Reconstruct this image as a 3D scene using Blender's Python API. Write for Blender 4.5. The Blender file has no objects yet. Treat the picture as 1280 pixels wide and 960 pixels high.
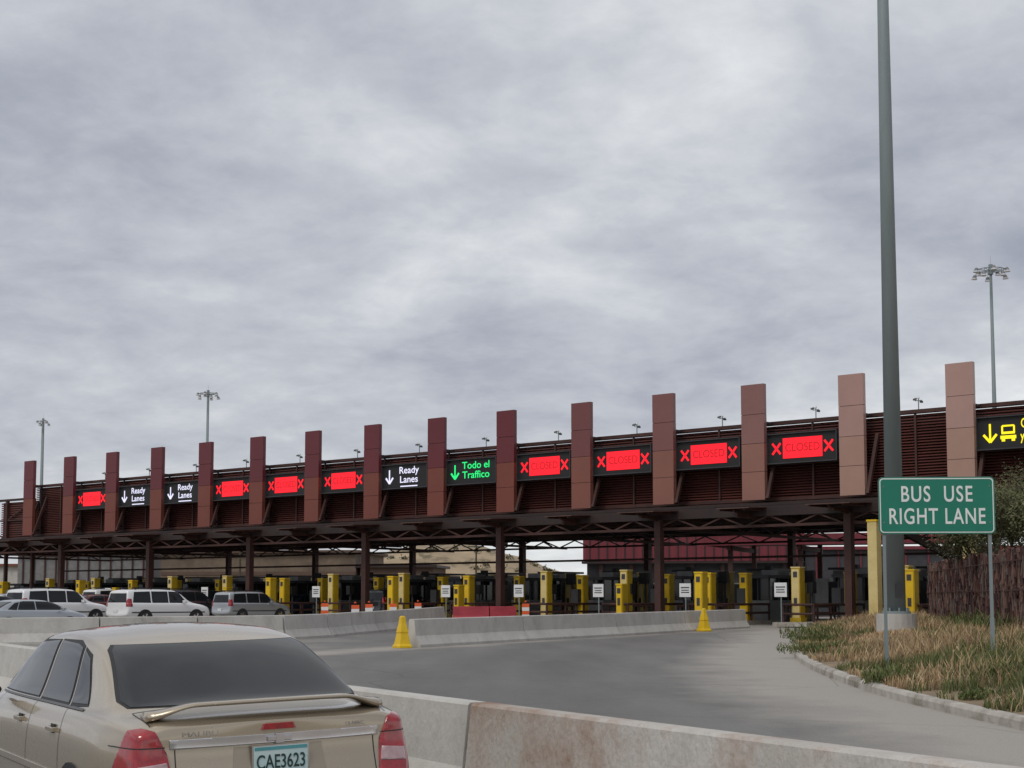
import bpy, bmesh, math, random
from mathutils import Vector, Matrix, noise
from mathutils.bvhtree import BVHTree
random.seed(7)
S = bpy.context.scene
S.view_settings.view_transform = 'Standard'
S.view_settings.look = 'None'
S.view_settings.exposure = 0

def gz(y): return 0.0062*max(0.0, min(75.0, y))

# ------------------------------------------------------------ materials
def newmat(name):
    m = bpy.data.materials.new(name); m.use_nodes = True
    nt = m.node_tree; b = nt.nodes['Principled BSDF']
    return m, nt, b

def mat(name, c1, c2=None, scale=3.0, rough=0.7, metal=0.0, bump=0.0, coat=0.0, stretch=(1,1,1), bscale=None, detail=6, c3=None, s3=0.4, t3=(0.5,0.65), spec=0.5):
    m, nt, b = newmat(name)
    b.inputs['Roughness'].default_value = rough
    b.inputs['Metallic'].default_value = metal
    b.inputs['Coat Weight'].default_value = coat
    b.inputs['Coat Roughness'].default_value = 0.08
    b.inputs['Specular IOR Level'].default_value = spec
    if c2 is None:
        c2 = tuple(x*0.82 for x in c1)
    tc = nt.nodes.new('ShaderNodeTexCoord'); mp = nt.nodes.new('ShaderNodeMapping')
    mp.inputs['Scale'].default_value = stretch
    nt.links.new(tc.outputs['Object'], mp.inputs['Vector'])
    n = nt.nodes.new('ShaderNodeTexNoise'); n.inputs['Scale'].default_value = scale
    n.inputs['Detail'].default_value = detail; n.inputs['Roughness'].default_value = 0.65
    nt.links.new(mp.outputs[0], n.inputs['Vector'])
    r = nt.nodes.new('ShaderNodeValToRGB')
    r.color_ramp.elements[0].position = 0.33; r.color_ramp.elements[1].position = 0.67
    r.color_ramp.elements[0].color = (*c2, 1); r.color_ramp.elements[1].color = (*c1, 1)
    nt.links.new(n.outputs['Fac'], r.inputs[0])
    out = r.outputs[0]
    if c3:
        n3 = nt.nodes.new('ShaderNodeTexNoise'); n3.inputs['Scale'].default_value = s3; n3.inputs['Detail'].default_value = 8
        n3.inputs['Roughness'].default_value = 0.7
        nt.links.new(mp.outputs[0], n3.inputs['Vector'])
        r3 = nt.nodes.new('ShaderNodeValToRGB')
        r3.color_ramp.elements[0].position = t3[0]; r3.color_ramp.elements[1].position = t3[1]
        nt.links.new(n3.outputs['Fac'], r3.inputs[0])
        mx = nt.nodes.new('ShaderNodeMix'); mx.data_type = 'RGBA'
        nt.links.new(r3.outputs[0], mx.inputs[0]); nt.links.new(out, mx.inputs[6]); mx.inputs[7].default_value = (*c3, 1)
        out = mx.outputs[2]
    nt.links.new(out, b.inputs['Base Color'])
    if bump > 0:
        n2 = nt.nodes.new('ShaderNodeTexNoise'); n2.inputs['Scale'].default_value = bscale or scale*4; n2.inputs['Detail'].default_value = 8
        nt.links.new(mp.outputs[0], n2.inputs['Vector'])
        bp = nt.nodes.new('ShaderNodeBump'); bp.inputs['Strength'].default_value = bump; bp.inputs['Distance'].default_value = 0.02
        nt.links.new(n2.outputs['Fac'], bp.inputs['Height']); nt.links.new(bp.outputs[0], b.inputs['Normal'])
    return m

def emis(name, col, st):
    m, nt, b = newmat(name)
    b.inputs['Base Color'].default_value = (col[0]*.3, col[1]*.3, col[2]*.3, 1)
    b.inputs['Emission Color'].default_value = (*col, 1); b.inputs['Emission Strength'].default_value = st
    return m

def attrmat(name, rough=0.8):
    m, nt, b = newmat(name)
    a = nt.nodes.new('ShaderNodeAttribute'); a.attribute_name = 'col'
    nt.links.new(a.outputs['Color'], b.inputs['Base Color']); b.inputs['Roughness'].default_value = rough
    b.inputs['Specular IOR Level'].default_value = 0.2
    return m

M = {}
M['conc'] = mat('barrier_concrete', (.58,.56,.52), (.44,.42,.385), 2.2, .9, bump=.5, c3=(.28,.255,.23), s3=1.1, t3=(.52,.75), stretch=(1,1,.6), bscale=25)
M['conc2'] = mat('stained_concrete', (.60,.57,.53), (.44,.41,.37), 2.0, .9, bump=.8, c3=(.29,.185,.13), s3=1.0, t3=(.45,.64), stretch=(1,1,.55), bscale=30)
M['kerb'] = mat('kerb_concrete', (.50,.47,.42), (.34,.31,.27), 2.5, .9, bump=.5, c3=(.2,.17,.13), s3=1.2)
M['steelrust'] = mat('rust_brown_steel', (.075,.028,.020), (.040,.016,.013), 1.5, .65)
M['fin'] = mat('weathered_fin', (.13,.065,.05), (.08,.04,.03), 1.5, .6)
M['darksteel'] = mat('dark_brown_steel', (.034,.017,.014), (.020,.011,.010), 1.5, .6)
M['louver'] = mat('louver_slat', (.135,.038,.029), (.075,.023,.018), .6, .6, stretch=(.4,1,1))
M['louverback'] = mat('louver_backing', (.018,.010,.009), None, 1, .8)
M['yellow'] = mat('yellow_paint', (.82,.54,.008), (.66,.41,.008), 1.5, .5)
M['yellow2'] = mat('worn_shaded_yellow_paint', (.62,.41,.012), (.44,.28,.01), 1.8, .6, c3=(.16,.12,.04), s3=2.5, t3=(.58,.75))  # base yellow darkened to carry canopy shade, plus brown wear patches
M['cream'] = mat('faded_cream_paint', (.74,.60,.27), (.60,.46,.18), 1.5, .6)
M['galv'] = mat('galvanised_steel', (.235,.275,.28), (.18,.22,.225), 1.6, .6, metal=.0, stretch=(1,1,.15))
M['glass'] = mat('tinted_glass', (.016,.018,.020), (.012,.014,.016), 1, .06, spec=.38)
M['black'] = mat('black_rubber', (.015,.015,.016), None, 3, .6)
M['grey'] = mat('grey_panel', (.24,.24,.24), (.16,.16,.16), 2, .6)
M['dgrey'] = mat('dark_grey_panel', (.05,.05,.055), (.035,.035,.04), 2, .6)
M['white'] = mat('white_paint', (.78,.78,.77), (.68,.68,.67), 2, .45)
M['chrome'] = mat('chrome_trim', (.75,.75,.77), (.65,.65,.67), 2, .14, metal=1.0)
M['signgreen'] = mat('green_sign_sheeting', (.008,.20,.13), (.006,.18,.115), 1.5, .4)
M['signwhite'] = mat('white_sign_sheeting', (.80,.84,.82), (.74,.78,.76), 2, .4)
M['orange'] = mat('orange_plastic', (.80,.12,.03), (.65,.09,.02), 3, .5)
M['redplastic'] = mat('red_plastic', (.45,.05,.07), (.32,.03,.045), 1.5, .6)
M['redtail'] = mat('red_lens', (.42,.006,.012), (.22,.004,.008), 30, .12, coat=1)
M['clearlens'] = mat('clear_lens', (.50,.36,.36), (.40,.24,.25), 20, .12, coat=1)
M['ledred'] = emis('led_red', (1.0,.008,.02), 1.25)
M['ledreddark'] = emis('led_red_dim', (.30,.003,.008), 1.0)
M['ledwhite'] = emis('led_white', (.80,.80,1.0), 1.0)
M['ledgreen'] = emis('led_green', (.02,.9,.22), 1.0)
M['ledyellow'] = emis('led_yellow', (1.0,.82,.01), 1.1)
M['lens'] = mat('lamp_lens', (.6,.62,.65), (.5,.52,.55), 2, .2)
M['bark'] = mat('bark', (.10,.085,.06), (.06,.05,.035), 6, .9, bump=.5)
M['leaf'] = attrmat('leaf_foliage'); M['grass'] = attrmat('dry_grass_blades')

# ------------------------------------------------------------ mesh builder
class MB:
    def __init__(s): s.v=[]; s.f=[]; s.m=[]; s.mats=[]
    def mi(s, m):
        if m not in s.mats: s.mats.append(m)
        return s.mats.index(m)
    def add(s, vs, fs, m):
        o=len(s.v); s.v += [tuple(x) for x in vs]; k=s.mi(m)
        for f in fs: s.f.append(tuple(o+i for i in f)); s.m.append(k)
    def box(s, c, d, m, R=None):
        c=Vector(c); vs=[]
        for z in (-.5,.5):
            for x,y in ((-.5,-.5),(.5,-.5),(.5,.5),(-.5,.5)):
                p=Vector((x*d[0],y*d[1],z*d[2]))
                if R is not None: p=R@p
                vs.append(c+p)
        s.add(vs, [(3,2,1,0),(4,5,6,7),(0,1,5,4),(1,2,6,5),(2,3,7,6),(3,0,4,7)], m)
    def beam(s, p, q, w, h, m):
        p=Vector(p); q=Vector(q); d=(q-p); L=d.length; d.normalize()
        up=Vector((0,0,1))
        if abs(d.z)>.98: up=Vector((0,1,0))
        x=d.cross(up).normalized(); z=x.cross(d).normalized()
        R=Matrix((x,d,z)).transposed()
        s.box((p+q)/2,(w,L,h),m,R)
    def cyl(s, p, q, r1, r2, m, n=12, cap=True):
        p=Vector(p); q=Vector(q); d=(q-p).normalized()
        a=Vector((1,0,0)) if abs(d.x)<.9 else Vector((0,1,0))
        x=d.cross(a).normalized(); y=d.cross(x)
        vs=[]
        for c,r in ((p,r1),(q,r2)):
            for i in range(n):
                t=2*math.pi*i/n; vs.append(c+x*math.cos(t)*r+y*math.sin(t)*r)
        fs=[(i,(i+1)%n,n+(i+1)%n,n+i) for i in range(n)]
        if cap: fs += [tuple(range(n-1,-1,-1)), tuple(range(n,2*n))]
        s.add(vs,fs,m)
    def obj(s, name, parent=None, loc=None, rotz=0, bevel=0, smooth=False):
        me=bpy.data.meshes.new(name); me.from_pydata(s.v,[],s.f)
        for m in s.mats: me.materials.append(m)
        me.polygons.foreach_set('material_index', s.m)
        bm=bmesh.new(); bm.from_mesh(me); bmesh.ops.recalc_face_normals(bm,faces=bm.faces); bm.to_mesh(me); bm.free()
        if smooth: me.polygons.foreach_set('use_smooth',[True]*len(me.polygons))
        o=bpy.data.objects.new(name,me); S.collection.objects.link(o)
        if parent: o.parent=parent
        if loc: o.location=loc
        o.rotation_euler[2]=rotz
        if bevel:
            b=o.modifiers.new('bevel','BEVEL'); b.width=bevel; b.segments=2; b.limit_method='ANGLE'
        return o

def empty(name, loc=(0,0,0), rotz=0, parent=None):
    e=bpy.data.objects.new(name,None); S.collection.objects.link(e)
    e.location=loc; e.rotation_euler=(0,0,rotz); e.empty_display_size=.2
    if parent: e.parent=parent
    return e

def text(name, body, size, loc, m, parent, rot=(math.pi/2,0,0), ext=.004, sx=1.0, space=1.0, off=0.0, line=1.0, fit=None):
    c=bpy.data.curves.new(name,'FONT'); c.body=body; c.size=size; c.extrude=ext
    c.align_x='CENTER'; c.align_y='CENTER'; c.space_character=space; c.offset=off; c.space_line=line
    c.materials.append(m)
    o=bpy.data.objects.new(name,c); S.collection.objects.link(o)
    if fit:
        bpy.context.view_layer.update(); sx=fit/max(.01,o.dimensions.x)
    o.parent=parent; o.location=loc; o.rotation_euler=rot; o.scale=(sx,1,1)
    return o

def linked(name, me, parent=None, loc=(0,0,0), rotz=0, sc=1):
    o=bpy.data.objects.new(name,me); S.collection.objects.link(o)
    if parent: o.parent=parent
    o.location=loc; o.rotation_euler[2]=rotz; o.scale=(sc,sc,sc)
    return o

# ------------------------------------------------------------ ground / road
def strip_mesh(name, xs, ys, zf, m):
    vs=[(x,y,zf(x,y)) for y in ys for x in xs]; nx=len(xs)
    fs=[(j*nx+i,j*nx+i+1,(j+1)*nx+i+1,(j+1)*nx+i) for j in range(len(ys)-1) for i in range(nx-1)]
    me=bpy.data.meshes.new(name); me.from_pydata(vs,[],fs); me.materials.append(m)
    o=bpy.data.objects.new(name,me); S.collection.objects.link(o); return o
M['dirt']=mat('desert_dirt',(.30,.23,.15),(.20,.15,.10),.05,.95,bump=.4,bscale=2)
strip_mesh('ground',[-3000,-400,-100,0,100,400,3000],[-300,0,75,400,1500,4000],lambda x,y:gz(y)-.02,M['dirt'])

KERB=[(8.6,-6),(7.2,4),(6.5,11),(6.10,17.5),(5.88,21),(5.80,24),(5.95,28),(6.3,32.5),(7.0,38),(8.1,44),(9.6,51),(11.3,59),(13.2,67),(15,73)]
def catmull(P,n):
    out=[]
    for i in range(len(P)-1):
        p0=P[max(i-1,0)];p1=P[i];p2=P[i+1];p3=P[min(i+2,len(P)-1)]
        for k in range(n):
            t=k/n
            out.append(tuple(.5*((2*p1[a])+(-p0[a]+p2[a])*t+(2*p0[a]-5*p1[a]+4*p2[a]-p3[a])*t*t+(-p0[a]+3*p1[a]-3*p2[a]+p3[a])*t**3) for a in (0,1)))
    out.append(P[-1]); return out
KC=catmull(KERB,6)
def kx(y):
    for (a,b),(c,d) in zip(KC,KC[1:]):
        if b<=y<=d: return a+(c-a)*(y-b)/(d-b)
    return KC[0][0] if y<KC[0][1] else KC[-1][0]+ (y-KC[-1][1])*.3

def smooth(a,b,x):
    t=max(0,min(1,(x-a)/(b-a))); return t*t*(3-2*t)
def roadmat():
    m,nt,b=newmat('worn_asphalt')
    a=nt.nodes.new('ShaderNodeAttribute'); a.attribute_name='dust'
    tk=nt.nodes.new('ShaderNodeAttribute'); tk.attribute_name='track'
    tc=nt.nodes.new('ShaderNodeTexCoord')
    def nz(sc,det=8,st=None):
        n=nt.nodes.new('ShaderNodeTexNoise'); n.inputs['Scale'].default_value=sc; n.inputs['Detail'].default_value=det
        n.inputs['Roughness'].default_value=.65
        if st:
            mp=nt.nodes.new('ShaderNodeMapping'); mp.inputs['Scale'].default_value=st; mp.inputs['Rotation'].default_value=(0,0,math.radians(-28))
            nt.links.new(tc.outputs['Object'],mp.inputs[0]); nt.links.new(mp.outputs[0],n.inputs['Vector'])
        else: nt.links.new(tc.outputs['Object'],n.inputs['Vector'])
        return n
    n1=nz(.5,8,(1,.25,1)); n2=nz(40,3); n3=nz(.35)
    r=nt.nodes.new('ShaderNodeValToRGB'); r.color_ramp.elements[0].position=.3; r.color_ramp.elements[1].position=.7
    r.color_ramp.elements[0].color=(.165,.16,.15,1); r.color_ramp.elements[1].color=(.26,.25,.235,1)
    nt.links.new(n1.outputs['Fac'],r.inputs[0])
    ad=nt.nodes.new('ShaderNodeMath'); ad.operation='MULTIPLY_ADD'; ad.inputs[1].default_value=1.1
    nt.links.new(n3.outputs['Fac'],ad.inputs[0]); nt.links.new(a.outputs['Fac'],ad.inputs[2])
    r2=nt.nodes.new('ShaderNodeValToRGB'); r2.color_ramp.elements[0].position=.6; r2.color_ramp.elements[1].position=1.0
    mh=nt.nodes.new('ShaderNodeMath'); mh.operation='MULTIPLY'; mh.inputs[1].default_value=.72
    nt.links.new(ad.outputs[0],mh.inputs[0]); nt.links.new(mh.outputs[0],r2.inputs[0])
    mx=nt.nodes.new('ShaderNodeMix'); mx.data_type='RGBA'; nt.links.new(r2.outputs[0],mx.inputs[0]); nt.links.new(r.outputs[0],mx.inputs[6]); mx.inputs[7].default_value=(.45,.415,.37,1)
    n4=nz(.8,8,(1,.15,1))
    tm=nt.nodes.new('ShaderNodeMath'); tm.operation='MULTIPLY'; nt.links.new(tk.outputs['Fac'],tm.inputs[0]); nt.links.new(n4.outputs['Fac'],tm.inputs[1])
    mt=nt.nodes.new('ShaderNodeMix'); mt.data_type='RGBA'; nt.links.new(tm.outputs[0],mt.inputs[0]); nt.links.new(mx.outputs[2],mt.inputs[6]); mt.inputs[7].default_value=(.11,.105,.10,1)
    mu=nt.nodes.new('ShaderNodeMix'); mu.data_type='RGBA'; mu.blend_type='MULTIPLY'; mu.inputs[0].default_value=.5
    nt.links.new(mt.outputs[2],mu.inputs[6]); nt.links.new(n2.outputs['Fac'],mu.inputs[7])
    vo=nt.nodes.new('ShaderNodeTexVoronoi'); vo.feature='DISTANCE_TO_EDGE'; vo.inputs['Scale'].default_value=.16
    nw=nz(1.5,6); ma=nt.nodes.new('ShaderNodeMix'); ma.data_type='VECTOR'; ma.inputs[0].default_value=.12
    nt.links.new(tc.outputs['Object'],ma.inputs[4]); nt.links.new(nw.outputs['Color'],ma.inputs[5]); nt.links.new(ma.outputs[1],vo.inputs['Vector'])
    rc=nt.nodes.new('ShaderNodeValToRGB'); rc.color_ramp.elements[0].position=0; rc.color_ramp.elements[0].color=(.72,.72,.72,1); rc.color_ramp.elements[1].position=.004; rc.color_ramp.elements[1].color=(1,1,1,1)
    nt.links.new(vo.outputs['Distance'],rc.inputs[0])
    mc=nt.nodes.new('ShaderNodeMix'); mc.data_type='RGBA'; mc.blend_type='MULTIPLY'; mc.inputs[0].default_value=1
    nt.links.new(mu.outputs[2],mc.inputs[6]); nt.links.new(rc.outputs[0],mc.inputs[7])
    nt.links.new(mc.outputs[2],b.inputs['Base Color']); b.inputs['Roughness'].default_value=.88
    bp=nt.nodes.new('ShaderNodeBump'); bp.inputs['Strength'].default_value=.35; bp.inputs['Distance'].default_value=.01
    nt.links.new(n2.outputs['Fac'],bp.inputs['Height']); nt.links.new(bp.outputs[0],b.inputs['Normal'])
    return m
xs=[-90+i for i in range(0,151)]; ys=[-15+i for i in range(0,146)]
road=strip_mesh('road',xs,ys,lambda x,y:gz(y),roadmat())
at=road.data.attributes.new('dust','FLOAT','POINT'); at2=road.data.attributes.new('track','FLOAT','POINT')
vals=[];tr_=[]
for v in road.data.vertices:
    x,y=v.co.x,v.co.y
    d=kx(y)-x
    dust=1-smooth(0.4,4.6,d) if d>-3 else 1
    dust=max(dust,.7*smooth(58,70,y))
    bx=-2.9+(y-44)*.6
    if 38<y<74: dust=max(dust,.8*(1-smooth(.3,2.4,abs(x-bx))))
    dust=max(dust,.5*smooth(-2,-8,x)*smooth(30,40,y))
    vals.append(dust)
    tr_.append(max(0,math.exp(-((d-5.2)/.8)**2)+math.exp(-((d-7.3)/.8)**2))*.95)
at.data.foreach_set('value',vals); at2.data.foreach_set('value',tr_)

# kerb + island
K=MB()
prof=[(-.0,-.06),(-.0,.10),(.03,.145),(.16,.15),(.17,-.06)]
def resample(P,step):
    out=[P[0]]; acc=0
    for a,b in zip(P,P[1:]):
        a=Vector(a); b=Vector(b); L=(b-a).length; d=step-acc
        while d<=L:
            out.append(tuple(a+(b-a)*d/L)); d+=step
        acc=L-(d-step)
    return out
KR=resample(KC,.5)
def sweep(mb,P,prof,m,zf):
    n=len(prof); vs=[]
    for i,p in enumerate(P):
        a=Vector(P[max(i-1,0)]); b=Vector(P[min(i+1,len(P)-1)]); t=(b-a).normalized(); r=Vector((t.y,-t.x))
        for (o,z) in prof: vs.append((p[0]+r.x*o,p[1]+r.y*o,zf(p[1])+z))
    fs=[(i*n+j,i*n+j+1,(i+1)*n+j+1,(i+1)*n+j) for i in range(len(P)-1) for j in range(n-1)]
    fs+=[tuple(range(n)),tuple((len(P)-1)*n+j for j in range(n-1,-1,-1))]
    mb.add(vs,fs,m)
i=0
while i<len(KR)-1:
    seg=KR[i:i+7]
    if len(seg)>1:
        a=Vector(seg[-2]); b=Vector(seg[-1]); seg=seg[:-1]+[tuple(a+(b-a)*.97)]
        sweep(K,seg,prof,M['kerb'],gz)
    i+=6
K.obj('kerb')
M['island']=mat('dry_soil',(.28,.205,.13),(.17,.125,.08),1.0,.95,bump=.8,bscale=5)
offs=[.15,.5,1,1.6,2.4,3.5,5,7,10,15,22,30]
vs=[];nx=len(offs)
def isl_h(x,y):
    o=x-kx(y)
    return gz(y)+.12+.34*smooth(.3,3.5,o)+.10*noise.noise(Vector((x*.5,y*.5,0)))*smooth(.2,1,o)
for p in KR:
    for o in offs: vs.append((p[0]+o,p[1],isl_h(p[0]+o,p[1])))
fs=[(j*nx+i,j*nx+i+1,(j+1)*nx+i+1,(j+1)*nx+i) for j in range(len(KR)-1) for i in range(nx-1)]
me=bpy.data.meshes.new('roadside_island'); me.from_pydata(vs,[],fs); me.materials.append(M['island'])
me.polygons.foreach_set('use_smooth',[True]*len(fs))
o=bpy.data.objects.new('roadside_island',me); S.collection.objects.link(o)

# grass
def colmesh(name,vs,fs,cols,m,parent=None):
    me=bpy.data.meshes.new(name); me.from_pydata(vs,[],fs)
    a=me.color_attributes.new('col','FLOAT_COLOR','POINT'); flat=[]
    for c in cols: flat+= [c[0],c[1],c[2],1]
    a.data.foreach_set('color',flat); me.materials.append(m)
    o=bpy.data.objects.new(name,me); S.collection.objects.link(o)
    if parent: o.parent=parent
    return o
gv=[];gf=[];gc=[]
def blade(x,y,z,h,w,col,lean=.5):
    a=random.uniform(0,6.283); l=random.uniform(.05,lean)*h; b=random.uniform(0,6.283)
    dx,dy=math.cos(a)*w,math.sin(a)*w; lx,ly=math.cos(b)*l,math.sin(b)*l
    k=len(gv)
    gv.extend([(x-dx,y-dy,z),(x+dx,y+dy,z),(x+dx*.7+lx*.35,y+dy*.7+ly*.35,z+h*.6),(x-dx*.7+lx*.35,y-dy*.7+ly*.35,z+h*.6),(x+lx,y+ly,z+h)])
    gf.extend([(k,k+1,k+2,k+3),(k+3,k+2,k+4)])
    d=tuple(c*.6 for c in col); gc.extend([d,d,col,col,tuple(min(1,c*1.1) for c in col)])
cnt=0
MX,MY=11.45,45.5
while cnt<62000:
    y=15+58*random.random()**1.5; o=.12+random.random()**1.2*(9 if y<30 else 11); x=kx(y)+o
    if x/y>.40: continue
    nn=noise.noise(Vector((x*.45,y*.3,3.1))); n2=noise.noise(Vector((x*1.3,y*1.3,9))); n5=noise.noise(Vector((x*.7,y*.5,20)))
    if n2<-.2 or (o<.8 and n2<.15): continue
    if (x-MX)**2+(y-MY)**2<.8: continue
    green=nn>.16 or (random.random()<.05)
    if x/y>.28 and y<30 and random.random()<.6: green=True
    if green:
        c=random.choice([(.11,.14,.045),(.14,.165,.06),(.09,.11,.04),(.20,.19,.10)]); h=random.uniform(.1,.36)
    else:
        c=random.choice([(.50,.36,.20),(.41,.28,.155),(.56,.43,.27),(.34,.21,.13),(.36,.27,.16)]); h=random.uniform(.10,.42)
        k_=1+.55*n5; c=tuple(q*k_ for q in c)
    h*=.5+.5*smooth(.2,1.8,o)
    h*=1+.9*n2
    if y>36: h*=.8
    if 36<y<MY and abs(x-MX*y/MY)<1.3: h*=.45
    blade(x,y,isl_h(x,y)-.02,h,.005+.0002*y,c,.7); cnt+=1
for (cx,cy,r,hh) in [(6.15,25.0,.45,.40),(6.5,26.2,.4,.3),(7.2,37.0,.8,.4),(9.3,47.5,1.0,.65),(8.4,43.0,.6,.45),(6.5,21.5,.25,.2),(9.2,22.5,.9,.7),(8.6,20.0,.8,.55),(10,26,1.0,.8),(7.6,23.5,.5,.4),(14.5,47,1.2,.8),(12.8,41,1.0,.8),(7.4,20.4,.5,.35),(11,30,1,.8)]:
    for i in range(420):
        a=random.uniform(0,6.28); q=r*math.sqrt(random.random()); x=cx+q*math.cos(a); y=cy+q*math.sin(a)
        c=random.choice([(.10,.14,.04),(.14,.17,.06),(.08,.10,.035),(.22,.21,.10)])
        blade(x,y,isl_h(max(x,kx(y)+.15),y)+random.random()*hh*.4,random.uniform(.3,1)*hh*(1-.5*q/r)*.7,.014,c,1.2)
colmesh('dry_grass',gv,gf,gc,M['grass'])

# ------------------------------------------------------------ concrete barriers
BP=[(-.30,0),(-.30,.075),(-.14,.33),(-.09,.79),(-.07,.81),(.07,.81),(.09,.79),(.14,.33),(.30,.075),(.30,0)]
def barrier(name,P,step,m,mats=None):
    R=resample(P,step); b=MB()
    for k,(p,q) in enumerate(zip(R,R[1:])):
        a=Vector(p);c=Vector(q);d=(c-a).normalized();L=(c-a).length
        n=6; pts=[tuple(a+d*(.02+(L-.04)*i/n)) for i in range(n+1)]
        sweep(b,pts,BP,(mats[k] if mats and k<len(mats) else m),gz)
    return b.obj(name)
J=Vector((-.246,11.7)); dv=Vector((.53,-.848)).normalized()
front=[tuple(J+dv*12.2),tuple(J+dv*6.1),tuple(J)]+[tuple(J-dv*6.1*i) for i in (1,2,3,4,5)]
barrier('concrete_barrier',front,6.1,M['conc'],[M['conc2'],M['conc2'],M['conc']])
barrier('concrete_barrier.001',catmull([(-24,42),(-15.5,46),(-11.5,48),(-7.4,51),(-6,57),(-4.7,64),(-3.3,76)],8),3.1,M['conc'])
barrier('concrete_barrier.002',catmull([(-2.9,44),(.3,49.5),(3.76,55),(8,62.5),(12.9,70.3)],8),6.3,M['conc'])
b=MB()
sweep(b,[(-3.0,78),(-1.2,78.3)],BP,M['redplastic'],gz); sweep(b,[(-1.15,78.3),(.2,78.6)],BP,M['redplastic'],gz)
b.obj('water_filled_barrier')

def capmark(name,x,y,rz):
    b=MB(); R=Matrix.Rotation(rz,3,'Z')
    def tp(z,w,d): return [R@Vector((sx*w,sy*d,z)) for sx,sy in((-1,-1),(1,-1),(1,1),(-1,1))]
    levels=[(0,.20,.24),(.08,.20,.24),(.10,.175,.2),(.42,.12,.14),(.45,.13,.15),(.70,.085,.09),(.88,.07,.07),(.91,.04,.04)]
    vs=[];
    for l in levels: vs+=tp(*l)
    fs=[]
    for i in range(len(levels)-1):
        for j in range(4): fs.append((i*4+j,i*4+(j+1)%4,(i+1)*4+(j+1)%4,(i+1)*4+j))
    fs.append((0,1,2,3)); fs.append(tuple(len(vs)-4+j for j in range(4)))
    b.add(vs,fs,M['yellow'])
    b.obj(name,loc=(x,y,gz(y)),bevel=.015)
capmark('yellow_barrier_end_marker',-3.12,43.5,math.radians(30))
capmark('yellow_barrier_end_marker.001',7.6,60.5,math.radians(30))

# ------------------------------------------------------------ gantry / canopy
GA=math.radians(-40.5); G0=(18.73,63.0,0)
GXZ=gz(75)-.01
can=empty('border_inspection_canopy',G0,GA)
Xn=lambda n:-5.0*n
def lerp(a,c,t): return tuple(a[i]+(c[i]-a[i])*t for i in range(3))
TT={1:.10,2:.60,3:.74,4:.86}
for n in range(-2,15):
    t=0 if n<=0 else TT.get(n,1); up=lerp((.47,.29,.245),(.145,.026,.032),t); lo=lerp((.45,.275,.215),(.205,.058,.040),t)
    mu=mat('pylon_panel_upper',up,tuple(c*.88 for c in up),.35,.34,metal=.1,spec=.45); ml=mat('pylon_panel_lower',lo,tuple(c*.86 for c in lo),.35,.40,metal=.1,spec=.4)
    p=MB(); z0=6.15; z1=11.5
    zs=[z0,7.45,8.75,10.1,z1]
    for k in range(4):
        p.box((Xn(n),random.uniform(-.004,.004),(zs[k]+zs[k+1])/2),(1.20,.24,zs[k+1]-zs[k]-.02),mu if k>=2 else ml)
    p.box((Xn(n),.02,(z0+z1)/2),(1.16,.18,z1-z0-.06),M['darksteel'])
    p.box((Xn(n)+.50,.45,9.7),(.10,.62,.12),M['darksteel']); p.box((Xn(n)+.5,.45,6.5),(.1,.62,.15),M['darksteel'])
    p.beam((Xn(n)+.70,.98,8.9),(Xn(n)+.70,-.05,6.2),.15,.15,M['steelrust'])
    p.beam((Xn(n)-.4,.98,8.6),(Xn(n)-.4,.15,6.25),.13,.13,M['steelrust'])
    p.obj('pylon',can)
XR=12.0; XL=Xn(14.15)
lv=MB(); z=6.32
R=Matrix.Rotation(math.radians(35),3,'X')
while z<9.62:
    lv.box(((XR+XL)/2,1.05,z),(XR-XL,.14,.022),M['louver'],R); z+=.125
lv.obj('louver_slats',can)
fr=MB()
fr.box(((XR+XL)/2,1.3,7.95),(XR-XL,.04,3.3),M['louverback'])
fr.box(((XR+XL)/2,1.06,9.74),(XR-XL+.1,.34,.16),M['steelrust'])
fr.box(((XR+XL)/2,1.06,6.22),(XR-XL+.1,.3,.14),M['steelrust'])
for i in range(-4,29):
    x=-2.5*i
    if XL<x<XR: fr.box((x,.96,7.95),(.09,.07,3.36),M['steelrust'])
fr.box(((XR+XL)/2,2.6,9.6),(XR-XL,2.4,.1),M['darksteel'])
fr.box(((XR+XL)/2,3.6,7.9),(XR-XL,.06,3.2),M['darksteel'])
fr.box(((XR+XL)/2,.75,6.05),(XR-XL,.9,.06),M['steelrust'],Matrix.Rotation(math.radians(12),3,'X'))
fr.obj('sign_bridge_frame',can)
rf=MB(); X0=14.0; X1=Xn(17.2)
rf.box(((X0+X1)/2,8.4,5.93),(X0-X1,17.6,.12),M['darksteel'])
for yy in (-.45,4,8.5,13,17.1): rf.box(((X0+X1)/2,yy,5.62),(X0-X1-.3,.22,.46),M['darksteel'])
x=X0-1
while x>X1+.5:
    rf.box((x,8.4,5.79),(.12,17.2,.15),M['steelrust']); x-=1.25
rf.obj('canopy_roof',can)
tr=MB()
for k in range(-1,9):
    x=Xn(1+2*k); ya,yb=-2.0,17.6
    tr.beam((x,ya,5.50),(x,yb,5.50),.16,.14,M['steelrust']); tr.beam((x,ya+1.6,5.02),(x,yb,4.92),.16,.14,M['steelrust'])
    yy=ya+1.6; s=0
    while yy<yb-1.5:
        tr.beam((x,yy,5.0 if s%2 else 5.5),(x,yy+1.5,5.5 if s%2 else 5.0),.08,.08,M['steelrust']); yy+=1.5; s+=1
    xm=x-5
    tr.beam((xm,-1.6,5.45),(xm,17.5,5.45),.12,.3,M['steelrust'])
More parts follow.
